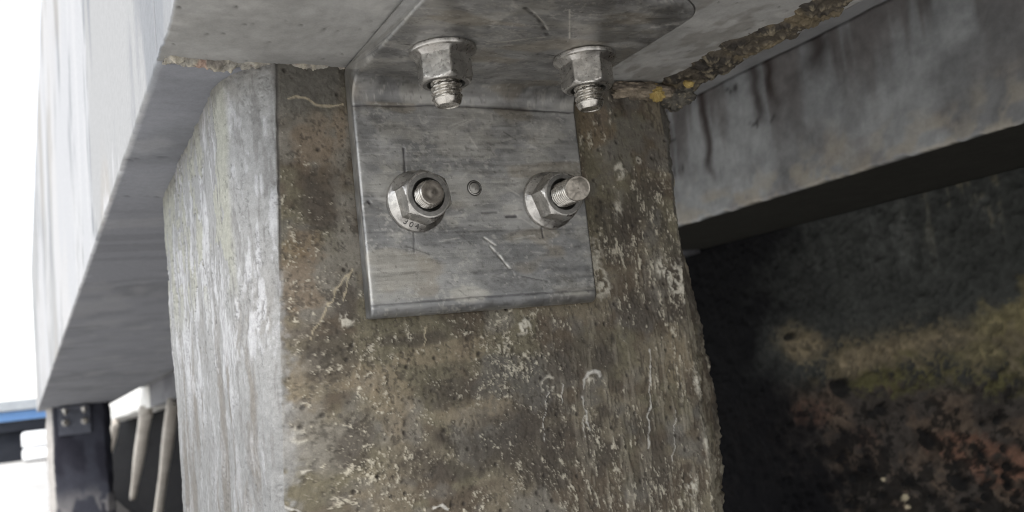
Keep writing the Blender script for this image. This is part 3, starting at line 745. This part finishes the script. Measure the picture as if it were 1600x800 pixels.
def stud_mesh(length, z0, r=.0084, pitch=.0023, depth=.0013, tip='chamfer', seed=1):
    n = 72; th = np.arange(n)/n*2*math.pi; rows = []
    ch = {'chamfer': .0035, 'flat': .0016, 'broken': .0062}[tip]
    for z in np.arange(z0, length-ch, pitch/9):
        t = (z/pitch-th/(2*math.pi)) % 1
        tri = np.clip(np.abs(t*2-1)*1.7-.35, 0, 1)
        rr = r-depth*tri
        rows.append(np.stack([rr*np.cos(th), rr*np.sin(th), 0*th+z], -1))
    r1 = r-depth*.3
    zc = length-ch
    rows.append(np.stack([r1*np.cos(th), r1*np.sin(th), 0*th+zc], -1))
    if tip == 'chamfer': seq = [(.97, .0), (.90, .6), (.76, 1), (.70, .98), (.66, .86), (.40, .80), (.05, .78)]
    elif tip == 'flat': seq = [(.99, .3), (.95, .85), (.90, 1), (.62, .98), (.55, .86), (.30, .84), (.26, .98), (.04, .98)]
    else: seq = [(1.0, 0), (.995, -.4), (.97, 0), (.90, .1), (.8, .15), (.7, .2), (.6, .25), (.5, .3), (.4, .3), (.3, .3), (.2, .3), (.1, .3), (.04, .3)]
    for f, k in seq:
        z = zc+ch*k+0*th; rr = r1*f+0*th
        if tip == 'broken':                   # sheared off at a slant, with a small ridge left standing
            z = zc+0*th+ch*(.02 if f == 1.0 else .55-.42*min(f, .93)*np.cos(th-3.6)+.10*k)
            if f < .97: z = z+.00025*fbm(f*np.cos(th)*2.2, f*np.sin(th)*2.2, 0*th, 211, 2)-.0012*np.clip(f*np.cos(th-.4)-.2, 0, 1)
        rows.append(np.stack([rr*np.cos(th), rr*np.sin(th), z], -1))
    return grid_mesh('stud', np.array(rows), True)

def anchor(loc, direction, rot, length, tip, pitch, label, spin=0, stamp=False, af=.0268):
    root = empty('anchor_bolt', loc)
    if direction == 'down': root.rotation_euler = (math.pi, 0, spin)
    else: root.rotation_euler = (math.pi/2, 0, spin)
    nm = nut_mesh(rot, af=af, wear=1, bore=.0092 if direction == 'down' else .0087); nut = link('flange_nut', nm, None, root, 24)
    sd = stud_mesh(length, .012, tip=tip, pitch=pitch, r=.0084 if direction == 'down' else .0078); st = link('stud', sd, M['stud'], root, 42)
    sd.materials.append(M['shear' if tip == 'broken' else 'tip'])
    if tip != 'chamfer':
        npoly = len(sd.polygons); k = 72*(5 if tip == 'flat' else 11)
        idx = np.zeros(npoly, np.int32); idx[npoly-k:] = 1; sd.polygons.foreach_set('material_index', idx)
    if stamp:
        for i, chx in enumerate('304'):
            cu = bpy.data.curves.new('stamped_digit', 'FONT'); cu.body = chx; cu.size = .0049; cu.extrude = .00025; cu.align_x = 'CENTER'; cu.align_y = 'CENTER'
            t = bpy.data.objects.new('tmp', cu); COL.objects.link(t)
            dg = bpy.context.evaluated_depsgraph_get(); me = bpy.data.meshes.new_from_object(t.evaluated_get(dg))
            bpy.data.objects.remove(t)
            a = math.radians(stamp+(i-1)*13.5); rr = .0156
            # sits on the sloping flange, reading outwards
            me.transform(Matrix.Translation((rr*math.cos(a), rr*math.sin(a), .0042)) @ Matrix.Rotation(a+math.pi/2, 4, 'Z') @ Matrix.Rotation(math.radians(32), 4, 'X'))
            link('stamped_digit', me, M['ink'], nut)
    tag(root, label, 'bolt', 'anchor bolts of the brackets')
    return root
zb, yf = ZS-T, YP-T
bolts = [
    anchor((.1950, .4185, zb), 'down', math.radians(41.5), .0315, 'chamfer', .0031, 'upper left bolt pointing down from the near bracket, short stud'),
    anchor((.2825, .4140, zb), 'down', math.radians(31), .0315, 'chamfer', .0031, 'upper right bolt pointing down from the near bracket, beside the bracket edge'),
    anchor((.1945, yf, .1005), 'out', math.radians(40), .0255, 'flat', .0021, 'lower left bolt on the near bracket with 304 stamped on its nut', stamp=-113),
    anchor((.2840, yf, .1000), 'out', math.radians(50), .0385, 'broken', .0021, 'lower right bolt on the near bracket, longest stud with a broken tip'),
]
# copies on the far pile
def copy_tree(o, parent=None):
    c = o.copy(); COL.objects.link(c)
    if parent is not None: c.parent = parent; c.matrix_parent_inverse = o.matrix_parent_inverse.copy()
    for ch in list(o.children): copy_tree(ch, c)
    return c
shift = Vector((O2[0]+.035-.0945-.012, O2[1]-YP, O2[2]-ZS))
b2 = copy_tree(bracket); b2.location = bracket.location+shift
for ch in b2.children:                  # this one gets a darker, duller steel
    ch.data = ch.data.copy(); ch.data.materials.clear(); ch.data.materials.append(M['dark_steel'])
b2['label'] = 'small blurred bracket at the top of the far dark pile'
far_labels = ['upper left bolt of the blurred bracket on the far pile', 'upper right bolt of the blurred bracket on the far pile', 'lower left bolt of the blurred bracket on the far pile', 'lower right bolt of the blurred bracket on the far pile']
for b, lb in zip(bolts, far_labels):
    c = copy_tree(b); c.location = b.location+shift; c['label'] = lb

# ------------------------------------------------------------------ outside
def sheet(name, x0, x1, y0, y1, z, mat):
    o = link(name, mesh_pf(name, [(x0, y0, z), (x1, y0, z), (x1, y1, z), (x0, y1, z)], [(0, 1, 2, 3)]), mat)
    return tag(o, kind='structure')
sheet('ground', -900, 900, -900, 3000, ZG, M['ground'])
sheet('mud', .30, 1.06, -1.1, 14, ZG+.004, M['mud'])
shed = empty('harbour_shed', (-6, 33, ZG))
def part(name, me, mat, parent):
    o = link(name, me, mat, parent); o.matrix_parent_inverse = Matrix.Translation(-parent.location); return o
part('wall', box_mesh('wall', -13, .8, 32.2, 36, ZG, -.32), M['shed_dark'], shed)
part('fascia_band', box_mesh('fascia_band', -13.2, 1, 31.9, 36.2, -.318, -.002), M['shed_dark'], shed)
part('blue_band', box_mesh('blue_band', -13.25, 1.05, 31.8, 36.25, 0, .30, .03), M['shed_blue'], shed)
part('roof', box_mesh('roof', -13.6, 1.3, 31.5, 36.5, .303, .62, .04), M['shed_roof'], shed)
tag(shed, 'low dark shed with blue band and grey roof far off at left', 'shed')
for k, (za, zb2) in enumerate(((-.83, -.36), (-1.2, -.85))):
    o = link('water_tank', box_mesh('water_tank', -.75, .35, 30.2, 31.3, za, zb2, .09), M['tank'], None, 40)
    tag(o, ('upper' if k == 0 else 'lower')+' white tank of the pair stacked before the shed', 'tank', 'white tanks by the shed')
part_g = None

# ------------------------------------------------------------------ light
w = bpy.data.worlds.new('World'); scene.world = w; w.use_nodes = True
nt = w.node_tree; bg = nt.nodes['Background']
sky = nt.nodes.new('ShaderNodeTexSky'); sky.sky_type = 'NISHITA'; sky.sun_disc = False
SUN_EL, SUN_AZ = 48, 215      # azimuth measured so the sun stands left of and behind the camera
to_sun = Vector((math.sin(math.radians(SUN_AZ))*math.cos(math.radians(SUN_EL)), math.cos(math.radians(SUN_AZ))*math.cos(math.radians(SUN_EL)), math.sin(math.radians(SUN_EL))))
sky.sun_elevation = math.radians(SUN_EL); sky.sun_rotation = math.radians(SUN_AZ)
sky.dust_density = 1; sky.air_density = 1.0; sky.ozone_density = 1
hs = nt.nodes.new('ShaderNodeHueSaturation'); hs.inputs['Saturation'].default_value = .22
nt.links.new(sky.outputs['Color'], hs.inputs['Color']); nt.links.new(hs.outputs['Color'], bg.inputs['Color']); bg.inputs['Strength'].default_value = .15
L = bpy.data.lights.new('sun', 'SUN'); L.energy = 1.0; L.angle = math.radians(20); L.color = (1, .95, .88)
so = bpy.data.objects.new('sun', L); COL.objects.link(so)
so.rotation_euler = to_sun.to_track_quat('Z', 'Y').to_euler()

# ------------------------------------------------------------------ camera
Rm = np.array([[.88318, -.04055118, .46727795], [-.45604284, .15861147, .87570962], [-.1096267, -.98650799, .12158942]])
cam = bpy.data.cameras.new('camera'); co = bpy.data.objects.new('camera', cam); COL.objects.link(co); scene.camera = co
right, up, back = Rm[:, 0], -Rm[:, 1], -Rm[:, 2]
m3 = Matrix((right, up, back)).transposed()
co.matrix_world = m3.to_4x4()
cam.sensor_width = 36; cam.lens = 31.2517
cam.clip_start = .02; cam.clip_end = 8000
cam.dof.use_dof = True; cam.dof.focus_distance = .51; cam.dof.aperture_fstop = 12

scene.view_settings.view_transform = 'Standard'; scene.view_settings.look = 'None'
scene.view_settings.exposure = 1.2; scene.view_settings.gamma = 1
scene.cycles.filter_width = 1.1; scene.cycles.max_bounces = 8; scene.cycles.diffuse_bounces = 5
